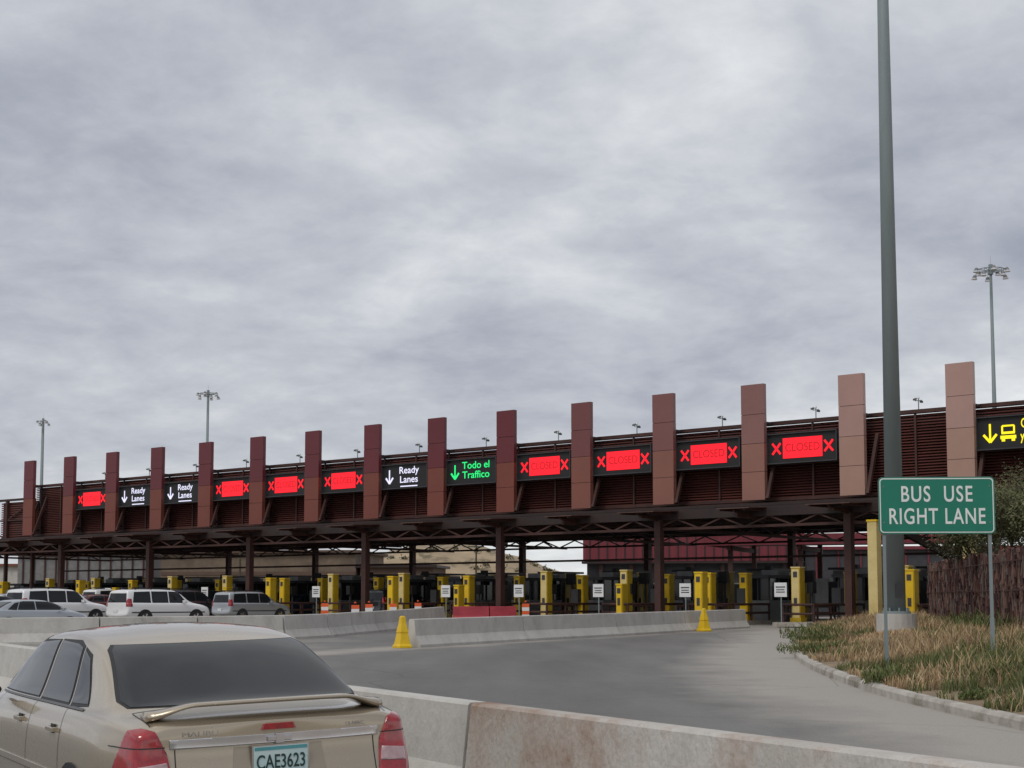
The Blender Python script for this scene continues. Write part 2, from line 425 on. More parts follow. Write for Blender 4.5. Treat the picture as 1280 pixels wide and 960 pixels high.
for n in range(-1,16):
    x=Xn(n); s=1.0 if n%2 else .8
    tr.box((x+.1,-1.5*s,5.74),(2.1*s,2.2*s,.04),M['fin'],Matrix.Rotation(math.radians(3),3,'X'))
    for q in (-.8,.8): tr.beam((x+q*s,-2.5*s,5.66),(x+q*s,1.0,5.70),.07,.12,M['steelrust'])
    tr.beam((x,-2.3*s,5.6),(x,.8,5.15),.08,.08,M['steelrust'])
for yy in (-.45,17.2):
    x=X0-.5; s=0
    tr.beam((X0-.5,yy,4.95),(X1+.5,yy,4.95),.12,.12,M['steelrust'])
    while x>X1+2:
        tr.beam((x,yy,4.95 if s%2 else 5.4),(x-1.25,yy,5.4 if s%2 else 4.95),.07,.07,M['steelrust']); x-=1.25; s+=1
tr.obj('roof_truss',can)
cl=MB()
for k in range(-1,8):
    x=Xn(1+2*k)
    cl.box((x,-.5,(5.4+GXZ)/2),(.34,.34,5.4-GXZ),M['steelrust']); cl.box((x,-.5,GXZ+.15),(.7,.7,.3),M['conc'])
for k in range(-2,7):
    x=-17.4-10*k
    cl.box((x,16,(5.4+GXZ)/2),(.34,.34,5.4-GXZ),M['steelrust'])
cl.obj('columns',can)
e=MB(); 
for xx in (Xn(14.2),Xn(14.9),Xn(15.8)):
    e.box((xx,1.0,(8.9+GXZ)/2),(.22,.22,8.9-GXZ),M['steelrust'])
e.beam((Xn(14.2),1,8.9),(Xn(16.5),1,8.9),.16,.16,M['darksteel']); e.beam((Xn(14.2),1,7.4),(Xn(15.8),1,7.4),.1,.1,M['steelrust'])
e.beam((Xn(14.9),1,6),(Xn(15.8),1,7.4),.08,.08,M['steelrust']); e.beam((Xn(14.2),1,8.8),(Xn(14.9),1,7.4),.08,.08,M['steelrust'])
for q in range(17): e.box((Xn(14.15)-2.4,1.15,6.1+q*.16),(4.7,.05,.09),M['louver'])
e.box((Xn(14.15)-2.4,1.3,7.4),(4.7,.04,2.7),M['louverback'])
e.obj('end_frame',can)

c=MB()
c.cyl((0,0,0),(0,0,.75),.035,.035,M['galv'],8); c.beam((-.24,0,.62),(.24,0,.62),.05,.05,M['galv']); c.box((-.22,-.05,.72),(.14,.30,.12),M['grey'],Matrix.Rotation(.3,3,'X')); c.box((.22,-.05,.52),(.12,.26,.12),M['dgrey']); c.cyl((0,0,.75),(0,0,.87),.09,.05,M['white'],10)
base=c.obj('security_camera',loc=(0,0,0)); cme=base.data; bpy.data.objects.remove(base)
Gm=Matrix.Translation(G0)@Matrix.Rotation(GA,4,'Z')
for n in range(-1,13):
    p=Gm@Vector((Xn(n+.5)+.1,1.1,9.80)); linked('security_camera',cme,None,p,GA,.68)

# LED signs
def led_sign(n,kind):
    p=Gm@Vector((Xn(n+.5)-.12,.36,8.46)); e=empty('led_lane_sign',p,GA)
    h=MB(); W=3.50; H=1.30
    h.box((0,.05,0),(W,.42,H),M['black'])
    for z_ in (H/2+.02,-H/2-.02): h.box((0,-.0,z_),(W+.08,.56,.05),M['dgrey'])
    for x_ in (W/2+.02,-W/2-.02): h.box((x_,-.0,0),(.05,.56,H),M['dgrey'])
    for x_ in (-.9,.9): h.beam((x_,.2,0),(x_,.75,0),.12,.3,M['darksteel'])
    h.obj('housing',e)
    yf=-.175
    d=MB()
    if kind=='red':
        d.box((.02,yf,0),(2.0,.02,.92),M['ledred'])
        for sx in (-1.32,1.34):
            for s in (-1,1): d.beam((sx-.21,yf,s*.25),(sx+.21,yf,-s*.25),.02,.095,M['ledred'])
        d.obj('led_matrix',e)
        text('led_text','CLOSED',.52,(.02,yf-.015,0),M['ledreddark'],e,ext=.002,fit=1.75)
    else:
        m=M[{'white':'ledwhite','green':'ledgreen','yellow':'ledyellow'}[kind]]
        ax=-1.22
        d.box((ax,yf,.02),(.08,.02,.74),m)
        for s in (-1,1): d.beam((ax+s*.28,yf,-.05),(ax,yf,-.37),.02,.10,m)
        if kind=='yellow':
            d.box((-.45,yf,-.02),(.56,.02,.10),m);d.box((-.45,yf,-.20),(.66,.02,.14),m);d.box((-.70,yf,.12),(.07,.02,.3),m);d.box((-.20,yf,.12),(.07,.02,.3),m);d.box((-.45,yf,.27),(.5,.02,.07),m)
            d.box((-.66,yf,-.32),(.14,.02,.1),m);d.box((-.24,yf,-.32),(.14,.02,.1),m)
        d.obj('led_arrow',e)
        tx={'white':'Ready\nLanes','green':'Todo el\nTraffico','yellow':'Camiones\ny Autobus'}[kind]
        text('led_text',tx,.54,(.30 if kind!='yellow' else .82,yf-.01,.06),m,e,ext=.002,off=.004,fit={'white':1.5,'green':1.95,'yellow':1.5}[kind],line=.95)
        if kind=='white':
            u=MB(); u.box((.30,yf,-.56),(1.3,.02,.06),m); u.obj('led_underline',e)
for n,k in {-1:'yellow',1:'red',2:'red',3:'red',4:'red',5:'green',6:'white',7:'red',8:'red',9:'red',10:'white',11:'white',12:'red'}.items(): led_sign(n,k)

# ------------------------------------------------------------ inspection booths
def booth_mesh():
    b=MB()
    b.box((0,1.5,.09),(1.7,13,.18),M['kerb'])
    b.box((0,2.0,.65),(1.3,2.8,.95),M['grey']); b.box((0,2.0,1.66),(1.22,2.7,1.06),M['glass'])
    for x in (-.63,.63):
        for y in (.66,1.5,2.4,3.34): b.box((x,y,1.66),(.07,.08,1.07),M['dgrey'])
    b.box((0,.66,1.66),(.07,.07,1.06),M['dgrey'])
    b.box((0,2.0,2.27),(1.65,3.4,.16),M['dgrey']); b.box((0,2.3,2.48),(.9,1.1,.26),M['grey'])
    b.box((.35,-1.3,1.3),(.45,.3,.8),M['dgrey']); b.cyl((.35,-1.3,.18),(.35,-1.3,.92),.07,.07,M['dgrey'],8)
    b.box((-.35,-2.4,1.7),(.3,.35,.5),M['black']); b.cyl((-.35,-2.4,.18),(-.35,-2.4,1.5),.05,.05,M['dgrey'],8)
    b.box((.0,5.0,1.2),(.8,1.0,2.0),M['grey'])
    for x in (-.75,.75):
        for z in (.55,.95): b.cyl((x,-4.2,z),(x,.4,z),.055,.055,M['steelrust'],8)
        for y in (-4.2,-2.7,-1.2,.4): b.cyl((x,y,.18),(x,y,1.0),.055,.055,M['steelrust'],8)
    for z in (.55,.95): b.cyl((-.75,-4.25,z),(.75,-4.25,z),.055,.055,M['steelrust'],8)
    o=b.obj('b'); me=o.data; bpy.data.objects.remove(o); return me
def pillar_mesh(h,face,w=.44):
    b=MB(); b.box((0,0,h/2),(w,.42,h),M['yellow2']); b.box((0,-.224,h/2+.02),(w-.08,.03,h-.15),face); b.box((0,0,h+.03),(w+.04,.46,.06),face); b.box((0,0,.1),(w+.1,.52,.2),M['yellow2'])
    b.box((0,-.245,h-.28),(.2,.02,.25),M['dgrey']); b.box((0,-.245,.9),(.16,.02,.35),M['dgrey'])
    o=b.obj('p'); me=o.data; bpy.data.objects.remove(o); return me
bme=booth_mesh(); P1=pillar_mesh(2.4,M['cream']); P2=pillar_mesh(2.2,M['yellow']); P3=pillar_mesh(1.7,M['yellow'],.36)
pl=MB(); pl.cyl((0,0,0),(0,0,1.75),.03,.03,M['galv'],8); pl.box((0,-.04,1.6),(.62,.03,.62),M['white']); pl.box((0,-.06,1.72),(.46,.01,.05),M['dgrey']); pl.box((0,-.06,1.6),(.40,.01,.04),M['dgrey']); pl.box((0,-.06,1.5),(.44,.01,.04),M['dgrey'])
o=pl.obj('q'); PLm=o.data; bpy.data.objects.remove(o)
random.seed(11)
for n in range(0,16):
    p=Gm@Vector((Xn(n+.45),3.2,GXZ)); e=empty('inspection_booth',p,GA)
    linked('cabin',bme,e)
    for (x,y,me) in ((-.5,-3.0,P1 if n%3!=2 else P2),(.5,-.6,P2),(.4,-4.4,P3 if n%2 else P2),(-.5,4.2,P3),(.5,4.4,P1)):
        if y==-4.4 and n%3==1: continue
        linked('yellow_guard_post',me,e,(x+random.uniform(-.08,.08),y+random.uniform(-.6,.6),.17))
    if n%2==1 or n in (4,2): linked('placard',PLm,e,(-.45,-4.9,0))
    q=MB(); q.box((-.2,8.6,1.3),(.5,.4,1.6),M['dgrey']); q.box((.35,9.3,1.0),(.35,.35,1.8),M['yellow2']); q.box((-.1,10.5,1.6),(1.3,2.0,2.2),M['grey']); q.box((-.1,10.5,2.8),(1.6,2.6,.12),M['dgrey']); q.box((-.1,9.48,1.9),(1.0,.04,.9),M['glass'])
    q.cyl((2.2,6.5,0),(2.2,6.5,2.9),.05,.05,M['galv'],8); q.box((2.2,6.4,2.75),(.35,.3,.35),M['black'])
    q.cyl((1.3,3.5,0),(1.3,3.5,2.6),.06,.06,M['dgrey'],8); q.box((1.3,3.4,2.3),(.5,.25,.6),M['black']); q.box((-1.2,7.4,1.0),(.4,.4,1.9),M['dgrey'])
    q.beam((-2.5,6.2,3.4),(2.5,6.2,3.4),.08,.12,M['steelrust']); q.obj('rear_equipment',e)
g=MB()
for n in range(0,9):
    x=Xn(n)+.6
    for z in (.5,.85): g.cyl((x-1.6,2.5+n%3,GXZ+z),(x+1.2,2.5+n%3,GXZ+z),.06,.06,M['steelrust'],8)
    for q in (-1.6,-.2,1.2): g.cyl((x+q,2.5+n%3,GXZ),(x+q,2.5+n%3,GXZ+.9),.06,.06,M['steelrust'],8)
g.obj('pipe_guard_rail',loc=G0,rotz=GA)
for i,(x,y,zt) in enumerate([(15.25,64,4.9),(18.2,60.5,4.2)]):
    b=MB(); h=zt-gz(y); b.box((0,0,h/2),(.42,.42,h),M['cream']); b.box((0,0,h+.04),(.48,.48,.08),M['yellow']); b.box((-.222,0,h/2),(.02,.25,h-.3),M['yellow'])
    b.obj('clearance_post',loc=(x,y,gz(y)),rotz=GA)
def delin(x,y):
    b=MB(); b.box((0,0,.05),(.5,.4,.1),M['black'])
    for k in range(5): b.box((0,0,.22+k*.17),(.34,.05,.165),M['orange'] if k%2==0 else M['white'],None)
    b.cyl((0,0,1.06),(0,0,1.12),.05,.04,M['orange'],8)
    b.obj('traffic_delineator',loc=(x,y,gz(y)))
for px,d in ((407,74),(445,66),(462,70),(492,73),(657,72),(523,77)):
    delin((px-640)/1900*d,d)

# ------------------------------------------------------------ buildings behind
M['redwall']=mat('dark_red_metal_cladding',(.20,.028,.040),(.14,.02,.028),.6,.5,stretch=(6,6,.2))
M['cmu']=mat('tan_block_wall',(.23,.175,.125),(.16,.12,.085),.5,.9,bump=.3,c3=(.12,.09,.07),s3=.15)
M['cmu2']=mat('dark_block_course',(.13,.085,.065),None,.8,.9)
M['tile']=mat('clay_tile_roof',(.24,.09,.06),(.16,.06,.04),3,.8)
def building(name,x0,x1,y,dep,z1,wall,roofm,rz=0,ribs=0,bands=(),wins=0,fascia=None):
    cx=(x0+x1)/2; W=x1-x0; e=empty(name,(cx,y,.45),rz); h=z1-.45
    b=MB(); b.box((0,0,h/2),(W,dep,h),wall); b.obj('walls',e)
    b=MB(); b.box((0,0,h+.12),(W+.8,dep+.8,.25),roofm); b.obj('roof',e)
    b=MB(); k=0
    if fascia:
        b.box((0,-dep/2-.5,h-1.2),(W+.4,.9,2.1),fascia); b.box((0,-dep/2-.5,h-2.35),(W+.6,1.1,.16),roofm)
        for i in range(24):
            x=-W/2+W*(i+.5)/24; b.box((x,-dep/2-.97,h-1.2),(.10,.06,2.0),roofm)
        for i in range(7): b.box((-W/2+W*(i+.5)/7,-dep/2-.5,(h-2.4)/2),(.3,.3,h-2.43),M['steelrust'])
        k=1
    for i in range(ribs):
        x=-W/2+W*(i+.5)/ribs; b.box((x,-dep/2-.08,h/2),(.12,.14,h-.2),roofm); k=1
    for zb in bands: b.box((0,-dep/2-.03,zb),(W-.1,.06,.35),M['cmu2']); k=1
    for i in range(wins):
        x=-W/2+W*(i+.5)/wins; b.box((x,-dep/2-.02,1.6),(W/wins*.55,.05,1.5),M['glass']); b.box((x,-dep/2-.04,2.42),(W/wins*.6,.1,.1),M['grey']); k=1
    if k: b.obj('facade_details',e)
building('red_port_building',7,24,128,12,6.9,M['dgrey'],M['darksteel'],math.radians(-10),wins=8,fascia=M['redwall'])
building('red_port_building',24,48,124,12,5.5,M['dgrey'],M['redwall'],math.radians(-10),ribs=14,wins=8)
building('block_wall_building',-33,-14,152,14,6.0,M['cmu'],M['cmu2'],math.radians(-6),bands=(1.2,3.6),wins=8)
building('block_wall_building',-14,-7,148,8,4.6,M['cmu2'],M['darksteel'],math.radians(-6),wins=3)
building('storage_building',-49,-36,156,10,6.0,M['grey'],M['steelrust'],0,ribs=12,wins=3)
building('tile_roof_building',-72,-53,172,12,5.2,M['conc'],M['tile'],0,wins=5)
sc=empty('secondary_canopy',(22.5,103,.45),math.radians(-22)); b=MB()
b.box((0,0,5.1),(17,9,.25),M['darksteel']); b.box((0,-4.56,5.1),(17.1,.1,.7),M['redwall']); b.box((-8.56,0,5.1),(.1,9,.7),M['redwall']); b.obj('roof',sc)
b=MB()
for x in (-7,-2.3,2.3,7):
    for y in (-3.5,3.5): b.box((x,y,2.49),(.3,.3,4.98),M['steelrust'])
    b.beam((x,-4.3,4.6),(x,4.3,4.6),.15,.3,M['steelrust'])
b.box((-3,2,1.3),(3.5,2,2.6),M['grey']); b.box((4,1,1.5),(3,3,3),M['dgrey']); b.box((4,-.52,1.9),(2.2,.05,1),M['glass']); b.obj('columns',sc)
hx=[-140+i*3 for i in range(0,104)]; hy=[225+i*6 for i in range(0,22)]
M['hill']=mat('straw_hillside',(.44,.34,.22),(.26,.195,.125),.12,.95,bump=.5,bscale=.6,c3=(.15,.12,.07),s3=.25,t3=(.52,.62))
h=strip_mesh('hill',hx,hy,lambda x,y:.3+(9.0*math.exp(-((x+8)/24)**2)+6*math.exp(-((x+45)/30)**2))*smooth(225,262,y)*(1-.5*smooth(300,351,y))+2.6*noise.noise(Vector((x*.035,y*.04,0)))*smooth(225,240,y)+.8*noise.noise(Vector((x*.2,y*.2,5)))*smooth(225,240,y),M['hill'])
h.data.polygons.foreach_set('use_smooth',[True]*len(h.data.polygons))
hv=[];hf=[];hc=[]
random.seed(21)
for i in range(90):
    x=random.uniform(-60,40); y=random.uniform(234,256)
    zb=.3+(9.0*math.exp(-((x+8)/24)**2)+6*math.exp(-((x+45)/30)**2))*smooth(225,262,y)+2.6*noise.noise(Vector((x*.035,y*.04,0)))*smooth(225,240,y)
    s=random.uniform(.3,.7)
    for k in range(30):
        p=Vector((x+random.gauss(0,s*.6),y+random.gauss(0,s*.6),zb+abs(random.gauss(0,s*.5)))); u=Vector((random.uniform(-1,1),random.uniform(-1,1),random.uniform(-1,1))).normalized()*.2; v=u.orthogonal().normalized()*.15
        q=len(hv); hv.extend([p-u,p+v,p+u,p-v]); hf.append((q,q+1,q+2,q+3)); cc=random.choice([(.09,.09,.05),(.12,.11,.06),(.07,.07,.04)]); hc.extend([cc]*4)
colmesh('hillside_bushes',hv,hf,hc,M['leaf'])
for (x,y,hh) in ((-4,170,7.5),(-25,140,7),(12,150,8)):
    b=MB(); b.cyl((0,0,0),(0,0,hh),.12,.09,M['bark'],8); b.beam((-.9,0,hh-.5),(.9,0,hh-.5),.1,.1,M['bark']); 
    for q in (-.8,.8): b.cyl((q,0,hh-.45),(q,0,hh-.25),.05,.04,M['grey'],6)
    b.obj('utility_pole',loc=(x,y,.45))
st=MB(); 
for s in (0,1.2):
    st.beam((0,s,4.6),(4.2,s,2.2),.1,.3,M['darksteel']); st.beam((0,s,5.6),(4.2,s,3.2),.05,.05,M['darksteel'])
    for k in range(8): st.beam((.3+k*.5,s,4.45-k*.286),(.3+k*.5,s,5.4-k*.286),.04,.04,M['darksteel'])
for k in range(14): st.box((.2+k*.3,.6,4.5-k*.171),(.26,1.1,.04),M['darksteel'])
for q in (0.1,4.1): st.beam((q,.6,.4),(q,.6,4.4-q*.55),.15,.15,M['darksteel'])
st.obj('steel_staircase',loc=(16.7,66,.2),rotz=math.radians(-10))

# rusty stick wall on the right
random.seed(5)
w=MB(); pa=Vector((16.3,59.5)); pb=Vector((12.3,32)); L=(pb-pa).length; d=(pb-pa)/L
RW=[mat('rust_wall_sticks',c,tuple(q*.45 for q in c),3.5,.95,stretch=(1,1,.8),bump=.8) for c in ((.15,.065,.052),(.10,.046,.040),(.21,.12,.095),(.07,.036,.032),(.17,.13,.11))]
w.beam((pa.x+.16,pa.y,1.45),(pb.x+.16,pb.y,1.45),.08,2.6,M['louverback'])
s=0
while s<L:
    p=pa+d*s; g_=isl_h(p.x,p.y)-.1; q=random.uniform(-.06,.06)
    zc0=g_
    top=2.95+random.uniform(-.16,.08)
    while zc0<top:
        z2=min(top,zc0+random.uniform(.15,.6)); r_=random.uniform(.026,.055)
        w.cyl((p.x+q+random.uniform(-.04,.04),p.y,zc0),(p.x+q+random.uniform(-.06,.06),p.y+random.uniform(-.08,.08),z2+.05),r_,r_*.85,random.choice(RW),5); zc0=z2
    s+=random.uniform(.06,.10)
for z_ in (1.0,1.9,2.7): w.beam((pa.x-.09,pa.y,z_),(pb.x-.09,pb.y,z_),.02,.03,M['steelrust'])
pe=Vector((26,62)); dd=(pe-pa); n_=int(dd.length/.10)
for i in range(n_):
    p=pa+dd*(i/n_); w.cyl((p.x,p.y,.4),(p.x,p.y,2.98+random.uniform(-.1,.08)),.05,.04,random.choice(RW),5)
w.obj('rusty_stick_wall')

# ------------------------------------------------------------ high masts
def mast(x,y,h,zb,r0=.27,r1=.11,rr=1.15,heads=10):
    e=empty('high_mast_light',(x,y,zb))
    b=MB(); b.cyl((0,0,.5),(0,0,h),r0,r1,M['galv'],24); b.obj('pole',e,smooth=True)
    b=MB(); b.cyl((0,0,-.4),(0,0,.42),.60,.58,M['conc'],20); b.cyl((0,0,.42),(0,0,.5),.42,.42,M['galv'],20)
    for k in range(8):
        t=k*math.pi/4; b.cyl((.36*math.cos(t),.36*math.sin(t),.5),(.36*math.cos(t),.36*math.sin(t),.6),.03,.03,M['galv'],6)
    b.box((0,-r0-.02,1.1),(.18,.05,.4),M['dgrey']); b.obj('base',e)
    b=MB()
    for k in range(heads):
        t=k*2*math.pi/heads+.2; c_,s_=math.cos(t),math.sin(t)
        b.cyl((0,0,h-.3),(rr*c_,rr*s_,h-.2),.03,.03,M['galv'],6)
        t2=t+2*math.pi/heads; b.cyl((rr*c_,rr*s_,h-.2),(rr*math.cos(t2),rr*math.sin(t2),h-.2),.035,.035,M['galv'],6)
        dz=.0 if k%2 else -.45
        b.cyl((rr*c_,rr*s_,h-.2),((rr+.1)*c_,(rr+.1)*s_,h-.2+dz),.03,.03,M['galv'],6)
        b.cyl(((rr+.12)*c_,(rr+.12)*s_,h-.12+dz),((rr+.2)*c_,(rr+.2)*s_,h-.34+dz),.13,.19,M['grey'],10); b.cyl(((rr+.2)*c_,(rr+.2)*s_,h-.34+dz),((rr+.21)*c_,(rr+.21)*s_,h-.48+dz),.22,.25,M['lens'],10)
    b.cyl((0,0,h-.6),(0,0,h+.25),.22,.18,M['galv'],12); b.cyl((0,0,h+.25),(0,0,h+1.0),.012,.01,M['galv'],5)
    b.obj('lamp_ring',e)
mast(MX,MY,31,.80,.285,.10)
mast(40.6,127,29.2,.45)
mast(-40.3,200,28.5,.45,.28,.15)
mast(-74.5,240,29.5,.45,.35,.2,.7,6)

# ------------------------------------------------------------ bus sign
SX=8.0; SY=28.6
e=empty('bus_lane_sign',(SX,SY,0),math.radians(-4))
W=2.16; H=1.08; zc=3.42
def rrect(w,h,r,y,n=6):
    pts=[]
    for cx,cz,a0 in ((w/2-r,h/2-r,0),(-w/2+r,h/2-r,90),(-w/2+r,-h/2+r,180),(w/2-r,-h/2+r,270)):
        for k in range(n+1):
            a=math.radians(a0+90*k/n); pts.append((cx+r*math.cos(a),y,cz+r*math.sin(a)))
    return pts
def plate(name,w,h,r,y,t,m,loc):
    b=MB(); A=rrect(w,h,r,y); B=rrect(w,h,r,y+t); n=len(A)
    b.add(A+B,[tuple(range(n)),tuple(range(2*n-1,n-1,-1))]+[(i,(i+1)%n,n+(i+1)%n,n+i) for i in range(n)],m)
    return b.obj(name,e,loc=loc)
plate('sign_back',W,H,.09,0,.01,M['grey'],(0,0,zc))
plate('sign_green_edge',W-.008,H-.008,.088,-.004,.003,M['signgreen'],(0,0,zc))
plate('sign_border',W-.05,H-.05,.07,-.008,.002,M['signwhite'],(0,0,zc))
plate('sign_face',W-.09,H-.09,.055,-.0115,.002,M['signgreen'],(0,0,zc))
text('sign_text','BUS  USE',.42,(0,-.016,zc+.20),M['signwhite'],e,ext=.002,off=.005,space=1.15,fit=1.32)
text('sign_text','RIGHT LANE',.42,(0,-.016,zc-.22),M['signwhite'],e,ext=.002,off=.005,space=1.12,fit=1.78)
b=MB()
for x in (-.98,.98):
    g_=isl_h(SX+x,SY)-.1
    b.box((x,.045,(g_+3.92)/2),(.055,.055,3.92-g_),M['galv']); b.box((x,.045,g_+.4),(.07,.07,.8),M['galv'])
for z_ in (3.1,3.8): b.box((0,.015,z_),(1.9,.01,.05),M['galv'])
for x in (-.98,.98):
    for z_ in (3.1,3.78): b.cyl((x,-.02,z_),(x,-.008,z_),.014,.014,M['grey'],8)
b.obj('sign_posts',e)

# ------------------------------------------------------------ tree
def tree(name,x,y,z0,h,nclump,seed,trunks=3,cols=None,cr=.45,leaves=170,zlow=.3):
    random.seed(seed); e=empty(name,(x,y,z0)); b=MB(); ends=[]
    for t in range(trunks):
        a=6.28*t/trunks+random.random(); p=Vector((.1*math.cos(a),.1*math.sin(a),0)); dirn=Vector((math.cos(a)*.35,math.sin(a)*.35,1)).normalized(); r=.09
        def grow(p,dirn,L,r,depth):
            q=p+dirn*L; b.cyl(p,q,r,r*.72,M['bark'],7,cap=False)
            if depth==0: ends.append(q); return
            if depth<3: ends.append(q)
            for k in range(random.choice((2,3))):
                nd=(dirn+Vector((random.uniform(-.7,.7),random.uniform(-.7,.7),random.uniform(-.15,.5)))).normalized()
                grow(q,nd,L*random.uniform(.62,.85),r*.68,depth-1)
        grow(p,dirn,h*.27,r,4)
    b.obj('trunk',e)
    vs=[];fs=[];cs=[]
    random.shuffle(ends)
    for c in ends[:nclump]:
        if c.z<h*zlow: continue
        shade=random.uniform(.6,1.3)
        for i in range(leaves):
            g=Vector((random.gauss(0,1),random.gauss(0,1),random.gauss(0,.7)))*cr*.55
            p=c+g; s=random.uniform(.02,.045)
            u=Vector((random.uniform(-1,1),random.uniform(-1,1),random.uniform(-1,1))).normalized(); v=u.orthogonal().normalized()
            k=len(vs); vs.extend([p-u*s*1.6,p+v*s*.6,p+u*s*1.6,p-v*s*.6]); fs.append((k,k+1,k+2,k+3))
            col=random.choice(cols); col=tuple(q*shade for q in col); cs.extend([col]*4)
    colmesh('foliage',vs,fs,cs,M['leaf'],e)
olive=[(.115,.125,.055),(.15,.155,.075),(.085,.10,.04),(.17,.155,.09)]
tree('palo_verde_tree',15.6,46.5,.7,5.3,170,3,4,olive,.55,150,.36)
tree('palo_verde_tree',16.7,51,.7,5.5,150,8,3,olive,.55,150,.33)

# ------------------------------------------------------------ vehicles
def car_body(table,dxr,dxf,bow=.06,lvl=2):
    rings=[];nS=len(table)
    for si,(x,w,zb,zs,ws,wt,ze,zt) in enumerate(table):
        zm=zb+(zs-zb)*.48
        pts=[(0,zb),(w-.14,zb),(w-.03,zb+.12),(w,zm),(w-.015,zs-.13),(ws,zs),(ws-.045,zs+.02),(wt,ze),(wt*.6,zt-(zt-ze)*.35),(0,zt)]
        ring=[]
        for i,(yy,zz) in enumerate(pts):
            dx=0
            if si==0: dx=dxr(zz)
            if si==nS-1: dx=dxf(zz)
            ring.append(Vector((x+dx,yy,zz)))
        rings.append(ring)
    vs=[];fs=[];idx=[]
    for ring in rings:
        row=[]
        for p in ring: row.append(len(vs)); vs.append(p)
        for i in range(8,0,-1): row.append(len(vs)); vs.append(Vector((ring[i].x,-ring[i].y,ring[i].z)))
        idx.append(row)
    n=18
    for a,c in zip(idx,idx[1:]):
        for i in range(n): fs.append((a[i],a[(i+1)%n],c[(i+1)%n],c[i]))
    for row,sg,ring in ((idx[0],-1,rings[0]),(idx[-1],1,rings[-1])):
        C=[row[0]]
        for i in range(1,9): C.append(len(vs)); vs.append(Vector((ring[i].x+sg*bow,0,ring[i].z)))
        C.append(row[9])
        Lr=row[:10]; Rr=[row[0]]+[row[18-i] for i in range(1,9)]+[row[9]]
        for Q in (Lr,Rr):
            for i in range(9):
                f=[]
                for v in (Q[i],Q[i+1],C[i+1],C[i]):
                    if v not in f: f.append(v)
                if len(f)>2: fs.append(tuple(f))
    me=bpy.data.meshes.new('cage'); me.from_pydata([tuple(v) for v in vs],[],fs)
    bm=bmesh.new(); bm.from_mesh(me); bmesh.ops.recalc_face_normals(bm,faces=bm.faces)
    cl=bm.edges.layers.float.get('crease_edge') or bm.edges.layers.float.new('crease_edge')
    bm.verts.ensure_lookup_table()
    ends=set(idx[0])|set(idx[-1])
    for ed in bm.edges:
        a,c=ed.verts[0].index,ed.verts[1].index
        if a in ends and c in ends and abs(ed.verts[0].co.y)+abs(ed.verts[1].co.y)>.9: ed[cl]=.35
    for r1,r2 in zip(idx,idx[1:]):
        for k in (5,13,7,11):
            ed=bm.edges.get((bm.verts[r1[k]],bm.verts[r2[k]]))
            if ed: ed[cl]=.35
    bm.to_mesh(me); bm.free()
    o=bpy.data.objects.new('cage',me); S.collection.objects.link(o)
    md=o.modifiers.new('s','SUBSURF'); md.levels=lvl; md.render_levels=lvl
    dg=bpy.context.evaluated_depsgraph_get(); dg.update()
    out=bpy.data.meshes.new_from_object(o.evaluated_get(dg)); bpy.data.objects.remove(o)
    out.polygons.foreach_set('use_smooth',[True]*len(out.polygons))
    return out

def patch(name,body,axis,poly,flt,off,m,parent,thick=0,extra=()):
    bm=bmesh.new(); bm.from_mesh(body); bm.normal_update()
    dl=[f for f in bm.faces if not flt(f.calc_center_median(),f.normal)]
    bmesh.ops.delete(bm,geom=dl,context='FACES')
    ax={'x':(1,2),'y':(0,2),'z':(0,1)}[axis]
    A=sum(poly[i][0]*poly[(i+1)%len(poly)][1]-poly[(i+1)%len(poly)][0]*poly[i][1] for i in range(len(poly)))
    planes=[]
    for i in range(len(poly)):
        p=poly[i];q=poly[(i+1)%len(poly)]; dx,dy=q[0]-p[0],q[1]-p[1]
        no=Vector((0,0,0)); s=1 if A>0 else -1
        no[ax[0]]=dy*s; no[ax[1]]=-dx*s; co=Vector((0,0,0)); co[ax[0]]=p[0]; co[ax[1]]=p[1]
        planes.append((co,no.normalized()))
    planes+=list(extra)
    for co,no in planes:
        bmesh.ops.bisect_plane(bm,geom=bm.verts[:]+bm.edges[:]+bm.faces[:],dist=1e-5,plane_co=co,plane_no=no,clear_outer=True)
    if not bm.faces: bm.free(); return None
    bm.normal_update()
    for v in bm.verts: v.co+=v.normal*off
    me=bpy.data.meshes.new(name); bm.to_mesh(me); bm.free(); me.materials.clear(); me.materials.append(m)
    me.polygons.foreach_set('use_smooth',[True]*len(me.polygons)); me.polygons.foreach_set('material_index',[0]*len(me.polygons))
    o=bpy.data.objects.new(name,me); S.collection.objects.link(o); o.parent=parent
    if thick:
        sd=o.modifiers.new('t','SOLIDIFY'); sd.thickness=thick; sd.offset=-1
    return o

def wheel(parent,x,y,r,side):
    b=MB(); b.cyl((x,y-.11,r),(x,y+.11,r),r,r,M['black'],28)
    yo=y+side*.115; b.cyl((x,yo-.01,r),(x,yo+.005,r),r*.64,r*.64,M['dgrey'],24)
    for k in range(5):
        t=k*1.2566; b.beam((x,yo+side*.01,r),(x+r*.6*math.cos(t),yo+side*.01,r+r*.6*math.sin(t)),.02,.07,M['chrome'])
    b.cyl((x,yo,r),(x,yo+side*.02,r),.06,.05,M['chrome'],12); b.obj('wheel',parent)

def inset(poly,d):
    cx=sum(p[0] for p in poly)/len(poly); cz=sum(p[1] for p in poly)/len(poly)
    out=[]
    for x,z in poly:
        v=Vector((x-cx,z-cz)); l=v.length; v*= (l+d)/l; out.append((cx+v.x,cz+v.y))
    return out

